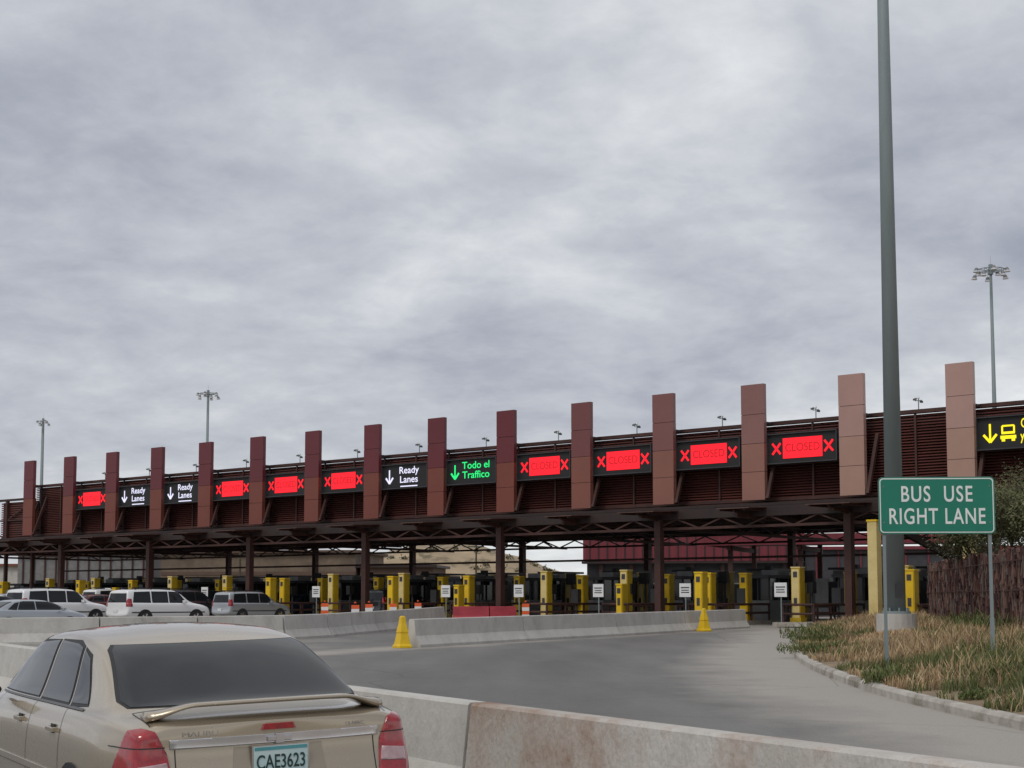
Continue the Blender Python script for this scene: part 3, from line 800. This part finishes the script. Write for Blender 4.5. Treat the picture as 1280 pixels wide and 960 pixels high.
SEDAN=[(0.00,.78,.34,.90,.745,.62,.955,.975),(0.07,.815,.28,.94,.775,.64,.99,1.01),(.40,.87,.22,.970,.815,.66,1.0,1.025),(.54,.885,.20,.98,.82,.675,1.05,1.08),(1.06,.89,.18,.985,.825,.66,1.30,1.35),(1.42,.89,.18,.98,.82,.645,1.39,1.445),(1.9,.89,.18,.97,.82,.635,1.42,1.475),(2.6,.89,.18,.965,.82,.63,1.41,1.465),(3.0,.89,.18,.955,.82,.63,1.36,1.41),(3.45,.89,.18,.945,.81,.66,1.17,1.21),(3.85,.885,.18,.92,.80,.68,.98,1.01),(4.3,.87,.2,.86,.77,.6,.90,.93),(4.65,.82,.24,.76,.70,.52,.80,.83),(4.78,.72,.3,.62,.62,.45,.66,.68)]
SUV=[(0.0,.88,.45,1.08,.86,.69,1.66,1.70),(.08,.92,.36,1.10,.89,.71,1.76,1.80),(.6,.95,.3,1.1,.90,.73,1.80,1.85),(1.6,.95,.28,1.1,.90,.73,1.81,1.86),(2.5,.95,.28,1.1,.90,.73,1.80,1.85),(2.95,.95,.28,1.09,.90,.72,1.74,1.79),(3.35,.95,.28,1.08,.90,.73,1.48,1.52),(3.7,.95,.28,1.06,.89,.76,1.15,1.18),(4.2,.94,.3,1.0,.86,.72,1.08,1.11),(4.7,.90,.36,.94,.82,.66,1.0,1.03),(4.88,.82,.42,.8,.74,.6,.86,.88)]
def car(name,kind,paint,loc,yaw,sc=1.0,fg=False,sz=1.0,roll=0):
    e=empty(name,loc,yaw); e.scale=(sc,sc,sc*sz); e.rotation_euler=(roll,0,yaw)
    if kind=='sedan':
        body=car_body(SEDAN,lambda z:-.07 if z<.62 else 0.0,lambda z:.06 if z<.5 else 0,lvl=4 if fg else 2)
        wins=[[(2.30,1.01),(3.58,1.0),(3.12,1.29),(2.95,1.335),(2.30,1.365)],[(1.44,1.015),(2.20,1.01),(2.20,1.365),(1.75,1.355),(1.60,1.335)],[(1.00,1.03),(1.36,1.02),(1.52,1.325),(1.33,1.275)]]
        rearglass=[(-.665,1.035),(.665,1.035),(.69,1.065),(.595,1.325),(.56,1.352),(-.56,1.352),(-.595,1.325),(-.69,1.065)]; fxr=(.3,1.55); fgl=[(-.70,1.02),(.70,1.02),(.60,1.38),(-.60,1.38)]
        wx=(.98,3.75); wr=.32; L=4.78
    else:
        body=car_body(SUV,lambda z:-.06 if z<.75 else (0.10 if z>1.5 else 0.0),lambda z:.06 if z<.6 else 0,lvl=2)
        wins=[[(2.42,1.15),(3.45,1.13),(2.98,1.68),(2.42,1.71)],[(1.42,1.15),(2.32,1.15),(2.32,1.71),(1.42,1.71)],[(.32,1.16),(1.30,1.15),(1.30,1.71),(.45,1.68)]]
        rearglass=[(-.72,1.16),(.72,1.16),(.62,1.62),(-.62,1.62)]; fxr=(-.2,.3); fgl=[(-.76,1.18),(.76,1.18),(.66,1.74),(-.66,1.74)]
        wx=(.95,3.95); wr=.37; L=4.88
    bo=bpy.data.objects.new('body',body); S.collection.objects.link(bo); bo.parent=e
    body.materials.clear(); body.materials.append(paint)
    for sd in (1,-1):
        for wpoly in wins:
            flt=lambda c,n,sd=sd:c.y*sd>.3 and n.y*sd>.25
            patch('window_frame',body,'y',inset(wpoly,.028),flt,.0022,M['black'],e)
            patch('side_window',body,'y',wpoly,flt,.005,M['glass'],e)
        for x in wx:
            b=MB(); b.cyl((x,sd*.70,wr+.02),(x,sd*(.892 if kind=='sedan' else .952),wr+.02),wr+.05,wr+.05,M['black'],28); b.obj('wheel_arch',e)
            wheel(e,x,sd*(.80 if kind=='sedan' else .86),wr,sd)
        b=MB(); xm=3.35 if kind=='sedan' else 3.2; zm=1.03 if kind=='sedan' else 1.2
        b.box((xm,sd*.98,zm),(.12,.2,.14),paint); b.box((xm+.02,sd*.88,zm-.03),(.06,.12,.05),M['black']); b.obj('door_mirror',e,bevel=.03)
    flr=lambda c,n:fxr[0]<c.x<fxr[1] and n.x<-.15 and n.z>-.2
    patch('rear_window_frame',body,'x',inset(rearglass,.018),flr,.0022,M['black'],e)
    patch('rear_window',body,'x',rearglass,flr,.005,M['glass'],e)
    patch('windscreen',body,'x',fgl,lambda c,n:2.8<c.x<3.95 and n.x>.15,.004,M['glass'],e)
    for sd in (1,-1):
        zl=(.62,.76) if kind=='sedan' else (.75,.93)
        patch('headlight',body,'x',[(sd*.42,zl[0]),(sd*.80,zl[0]),(sd*.80,zl[1]),(sd*.45,zl[1])],lambda c,n:c.x>L-.45,.008,M['lens'],e)
        if kind=='sedan':
            patch('taillight',body,'x',[(sd*.585,.64),(sd*.90,.62),(sd*.90,.92),(sd*.72,.95),(sd*.665,.935),(sd*.61,.82)],lambda c,n:c.x<.42,.010,M['redtail'],e,thick=.02,extra=[(Vector((.20,0,.8)),Vector((1,0,.5)).normalized())])
            if fg:
                patch('reverse_lens',body,'x',[(sd*.60,.70),(sd*.76,.69),(sd*.76,.76),(sd*.615,.775)],lambda c,n:c.x<.2,.013,M['clearlens'],e,thick=.004)
                patch('lens_seam',body,'x',[(sd*.62,.852),(sd*.86,.852),(sd*.86,.858),(sd*.62,.858)],lambda c,n:c.x<.3,.0115,M['black'],e)
        else:
            patch('taillight',body,'x',[(sd*.74,.95),(sd*.95,.95),(sd*.93,1.35),(sd*.74,1.35)],lambda c,n:c.x<.25,.012,M['redtail'],e,thick=.02)
    if not fg:
        bb=MB(); bb.box((-.08,0,.60 if kind=='sedan' else .72),(.02,.36,.15),M['white']); bb.obj('number_plate',e)
        if kind=='suv':
            rb=MB()
            for sd in (1,-1): rb.beam((.5,sd*.6,1.90),(2.6,sd*.6,1.90),.04,.04,M['black'])
            for xx in (.6,1.5,2.5):
                rb.beam((xx,-.6,1.90),(xx,.6,1.90),.04,.03,M['black'])
                for sd in (1,-1): rb.box((xx,sd*.6,1.86),(.06,.05,.08),M['black'])
            rb.obj('roof_rack',e)
            patch('side_trim',body,'y',[(.2,.62),(4.5,.62),(4.5,.68),(.2,.68)],lambda c,n:abs(c.y)>.6,.012,M['dgrey'],e)
        return e
    bvh=BVHTree.FromPolygons([v.co.copy() for v in body.vertices],[tuple(p.vertices) for p in body.polygons])
    def rx(y,z):
        h=bvh.ray_cast(Vector((-3,y,z)),Vector((1,0,0))); return h[0].x if h[0] else 0
    rear=lambda c,n:c.x<.25 and n.x<-.2
    patch('chrome_strip',body,'x',[(-.595,.842),(.595,.842),(.595,.892),(-.595,.892)],rear,.012,M['chrome'],e,thick=.012)
    for sd in (1,-1):
        patch('trunk_seam',body,'x',[(sd*.565,.60),(sd*.571,.60),(sd*.571,.84),(sd*.565,.84)],rear,.0015,M['black'],e)
        patch('trunk_seam',body,'z',[(.06,sd*.675),(.40,sd*.675),(.40,sd*.681),(.06,sd*.681)],lambda c,n:n.z>.3 and c.z>.8,.0015,M['black'],e)
    patch('bumper_seam',body,'x',[(-.9,.60),(.9,.60),(.9,.608),(-.9,.608)],rear,.0015,M['black'],e)
    patch('trunk_seam',body,'z',[(.405,-.68),(.412,-.68),(.412,.68),(.405,.68)],lambda c,n:n.z>.3 and c.z>.9,.0015,M['black'],e)
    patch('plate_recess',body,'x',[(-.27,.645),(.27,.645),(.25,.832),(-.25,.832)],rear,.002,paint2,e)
    patch('high_brake_light',body,'x',[(-.10,.915),(.10,.915),(.085,.948),(-.085,.948)],rear,.008,M['redtail'],e,thick=.01)
    x0=rx(0,.75)-.02
    pb=MB(); pb.box((x0,0,.75),(.006,.305,.155),M['plate']); pb.box((x0+.004,0,.75),(.006,.325,.172),M['chrome'])
    pb.box((x0-.0035,0,.817),(.002,.30,.018),M['platetop']); pb.obj('number_plate',e)
    text('plate_text','CAE3623',.105,(x0-.005,0,.742),M['platetext'],e,rot=(math.pi/2,0,-math.pi/2),ext=.001,off=.001,fit=.275)
    x1=rx(0,.867)-.018
    bb=MB(); bb.box((x1,0,.867),(.012,.14,.030),M['chrome']); bb.box((x1,0,.867),(.014,.05,.056),M['chrome']); bb.obj('badge',e,bevel=.004)
    text('badge_text','MALIBU',.036,(rx(.44,.915)-.006,.43,.915),M['chrome'],e,rot=(math.pi/2,0,-math.pi/2),ext=.002,fit=.19)
    text('badge_text','CLASSIC',.028,(rx(-.46,.915)-.006,-.46,.915),M['chrome'],e,rot=(math.pi/2,0,-math.pi/2),ext=.002,fit=.12)
    sp=MB(); vs=[];N=40
    for i in range(N+1):
        t=-1+2*i/N; y=t*.68; u=abs(t)
        zc_=1.052-.048*smooth(.62,1.0,u)+.012*(1-u*u); xc=.07+.10*u*u; ch=.10*(1-.2*smooth(.8,1,u)); th=.016+.016*smooth(.7,1,u)
        for (a,bz) in ((-1,.1),(-.6,.75),(0,1),(.7,.5),(1,-.3),(.5,-.9),(-.5,-.8),(-.95,-.5)):
            vs.append((xc+a*ch,y,zc_+bz*th-a*ch*.06))
    m_=8; fs=[(i*m_+j,i*m_+(j+1)%m_,(i+1)*m_+(j+1)%m_,(i+1)*m_+j) for i in range(N) for j in range(m_)]
    fs+=[tuple(range(m_)),tuple(N*m_+j for j in range(m_))]
    sp.add(vs,fs,paint)
    sp.obj('spoiler',e,smooth=True)
    for sd in (1,-1):
        fl=lambda c,n,sd=sd:c.y*sd>.5
        for pl_ in ([(2.245,.3),(2.252,.3),(2.252,1.0),(2.245,1.0)],[(1.32,.62),(1.327,.62),(1.36,1.0),(1.353,1.0)],[(3.45,.3),(3.457,.3),(3.457,.98),(3.45,.98)]):
            patch('door_seam',body,'y',pl_,fl,.0015,M['black'],e)
        patch('belt_moulding',body,'y',[(1.0,.992),(3.6,.972),(3.6,.985),(1.0,1.005)],fl,.006,M['chromedark'],e)
        patch('body_moulding',body,'y',[(.1,.585),(4.4,.555),(4.4,.60),(.1,.63)],lambda c,n,sd=sd:c.y*sd>.5 and 0<c.x<4.6,.008,paint,e,thick=.006)
        hb=MB()
        for x in (1.52,2.50):
            h=bvh.ray_cast(Vector((x,sd*3,.86)),Vector((0,-sd,0))); yy=h[0].y
            hb.box((x,yy+sd*.022,.86),(.19,.018,.028),paint); hb.box((x-.08,yy+sd*.01,.86),(.025,.025,.03),paint); hb.box((x+.08,yy+sd*.01,.86),(.025,.025,.03),paint); hb.box((x,yy+sd*.002,.86),(.10,.008,.06),M['black'])
        hb.obj('door_handle',e,bevel=.006)
    return e

def paintm(name,c,metal=.35,rough=.32):
    m,nt,b=newmat(name); b.inputs['Base Color'].default_value=(*c,1)
    b.inputs['Metallic'].default_value=metal; b.inputs['Coat Weight'].default_value=.8; b.inputs['Coat Roughness'].default_value=.04
    tc=nt.nodes.new('ShaderNodeTexCoord'); n=nt.nodes.new('ShaderNodeTexNoise'); n.inputs['Scale'].default_value=2.5; n.inputs['Detail'].default_value=4
    nt.links.new(tc.outputs['Object'],n.inputs['Vector'])
    mr=nt.nodes.new('ShaderNodeMapRange'); mr.inputs[3].default_value=rough*.93; mr.inputs[4].default_value=rough*1.1
    nt.links.new(n.outputs['Fac'],mr.inputs[0]); nt.links.new(mr.outputs[0],b.inputs['Roughness'])
    return m
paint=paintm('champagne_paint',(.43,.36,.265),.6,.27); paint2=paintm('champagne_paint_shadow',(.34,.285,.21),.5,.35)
M['plate']=mat('plate_sheeting',(.62,.72,.70),(.42,.62,.63),6,.4,stretch=(1,.4,3)); M['platetext']=mat('plate_ink',(.02,.05,.045),None,3,.5)
M['platetop']=mat('plate_band',(.10,.35,.38),None,3,.5)
M['chromedark']=mat('dark_trim',(.05,.05,.05),None,3,.35)
a=math.radians(29)
car('tan_sedan','sedan',paint,(-1.27,8.42,gz(8)),math.pi/2+a,1.0,fg=True,roll=math.radians(-1.6))
wh=paintm('white_car_paint',(.74,.74,.74),0,.3); si=paintm('silver_car_paint',(.42,.44,.46),.6,.35); dk=paintm('black_car_paint',(.02,.022,.025),.2,.3); mr_=paintm('maroon_car_paint',(.12,.02,.02),.2,.3); bl=paintm('blue_car_paint',(.03,.05,.09),.3,.3)
yawq=math.atan2(.7604,.6494)
def qcar(name,kind,p,px,d,sc,sz=1.0):
    x=(px-640)/1900*d; car(name,kind,p,(x-1.5,d-1.8,gz(d)),yawq,sc,sz=sz)
qcar('white_suv','suv',wh,200,72,.97,.93)
qcar('white_suv','suv',wh,74,72,.97,.95)
qcar('silver_suv','suv',si,320,82,.86,1.0)
qcar('silver_sedan','sedan',si,40,59,.95,.92)
qcar('black_suv','suv',dk,262,96,.95)
qcar('maroon_sedan','sedan',mr_,125,90,1.0)
qcar('black_suv','suv',dk,503,88,.95)
qcar('silver_sedan','sedan',si,2,80,1.0)
qcar('white_suv','suv',wh,150,100,1.0)
qcar('blue_sedan','sedan',bl,385,97,1.0)
qcar('black_suv','suv',dk,238,86,.92)
qcar('white_sedan','sedan',wh,-15,66,1.0)
qcar('maroon_sedan','sedan',mr_,22,95,1.0)
qcar('black_suv','suv',dk,60,90,.97)

# ------------------------------------------------------------ world & light
w=bpy.data.worlds.new('World'); S.world=w; w.use_nodes=True; nt=w.node_tree; nt.nodes.clear()
N=nt.nodes.new; Lk=nt.links.new
out=N('ShaderNodeOutputWorld'); bg=N('ShaderNodeBackground'); bg2=N('ShaderNodeBackground'); mixs=N('ShaderNodeMixShader')
sky=N('ShaderNodeTexSky'); sky.sky_type='NISHITA'; sky.sun_disc=False; sky.sun_elevation=math.radians(52); sky.sun_rotation=math.radians(215)
Lk(sky.outputs[0],bg.inputs['Color']); bg.inputs['Strength'].default_value=.10
tc=N('ShaderNodeTexCoord'); sep=N('ShaderNodeSeparateXYZ'); Lk(tc.outputs['Generated'],sep.inputs[0])
def mth(op,a,b_=None,c_=None):
    m=N('ShaderNodeMath'); m.operation=op
    for i,v in enumerate((a,b_,c_)):
        if v is None: continue
        if isinstance(v,(int,float)): m.inputs[i].default_value=v
        else: Lk(v,m.inputs[i])
    return m.outputs[0]
zz=mth('ADD',mth('MAXIMUM',sep.outputs[2],0.0),.26)
cx_=mth('DIVIDE',sep.outputs[0],zz); cy_=mth('DIVIDE',sep.outputs[1],zz)
cb=N('ShaderNodeCombineXYZ'); Lk(cx_,cb.inputs[0]); Lk(cy_,cb.inputs[1])
def wn(scale,detail,rough,dist,off,st=(1,1,1)):
    mp=N('ShaderNodeMapping'); mp.inputs['Location'].default_value=off; mp.inputs['Scale'].default_value=st; mp.inputs['Rotation'].default_value=(0,0,.35); Lk(cb.outputs[0],mp.inputs[0])
    n=N('ShaderNodeTexNoise'); n.inputs['Scale'].default_value=scale; n.inputs['Detail'].default_value=detail; n.inputs['Roughness'].default_value=rough; n.inputs['Distortion'].default_value=dist
    Lk(mp.outputs[0],n.inputs['Vector']); return n.outputs['Fac']
n1=wn(1.3,4,.5,.3,(3.1,1.7,0)); n2=wn(3.6,6,.58,.35,(0,5,2)); n3=wn(11,6,.62,.2,(1,0,0))
f=mth('ADD',mth('MULTIPLY',n1,.72),mth('ADD',mth('MULTIPLY',n2,.42),mth('MULTIPLY',n3,.20)))
f=mth('SUBTRACT',f,.17)
el=sep.outputs[2]
hz=mth('MULTIPLY',mth('SUBTRACT',1.0,mth('SMOOTH_MIN',mth('DIVIDE',mth('MAXIMUM',el,0),.21),1.0,.1)),mth('ADD',.24,mth('MULTIPLY',mth('MAXIMUM',sep.outputs[0],-.12),.95)))
up=mth('MULTIPLY',mth('MAXIMUM',mth('SUBTRACT',el,.17),0),mth('SUBTRACT',.55,mth('MULTIPLY',sep.outputs[0],.9)))
f2=mth('ADD',f,mth('ADD',hz,mth('MINIMUM',up,.18)))
r=N('ShaderNodeValToRGB'); Lk(f2,r.inputs[0]); cr=r.color_ramp
cr.elements[0].position=.34; cr.elements[0].color=(.315,.335,.40,1)
cr.elements[1].position=.80; cr.elements[1].color=(.84,.86,.87,1)
e1=cr.elements.new(.48); e1.color=(.42,.44,.505,1)
e2=cr.elements.new(.62); e2.color=(.575,.595,.64,1)
Lk(r.outputs[0],bg2.inputs['Color']); bg2.inputs['Strength'].default_value=1.0
mixs.inputs[0].default_value=.93; Lk(bg.outputs[0],mixs.inputs[1]); Lk(bg2.outputs[0],mixs.inputs[2]); Lk(mixs.outputs[0],out.inputs[0])
sl=bpy.data.lights.new('sun','SUN'); sl.energy=1.15; sl.angle=math.radians(18); sl.color=(1,.96,.9)
so=bpy.data.objects.new('sun',sl); S.collection.objects.link(so)
az=math.radians(215); elv=math.radians(52); dirv=Vector((math.sin(az)*math.cos(elv),math.cos(az)*math.cos(elv),math.sin(elv)))
so.rotation_euler=dirv.to_track_quat('Z','Y').to_euler(); so.location=(0,-20,40)

# ------------------------------------------------------------ camera
cam=bpy.data.cameras.new('camera'); co=bpy.data.objects.new('camera',cam); S.collection.objects.link(co)
cam.sensor_width=36; cam.lens=1900/1280*36; cam.shift_y=102/1280; cam.clip_end=6000; cam.clip_start=.1
co.location=(0,0,1.67); co.rotation_euler=(math.radians(95),0,0); S.camera=co
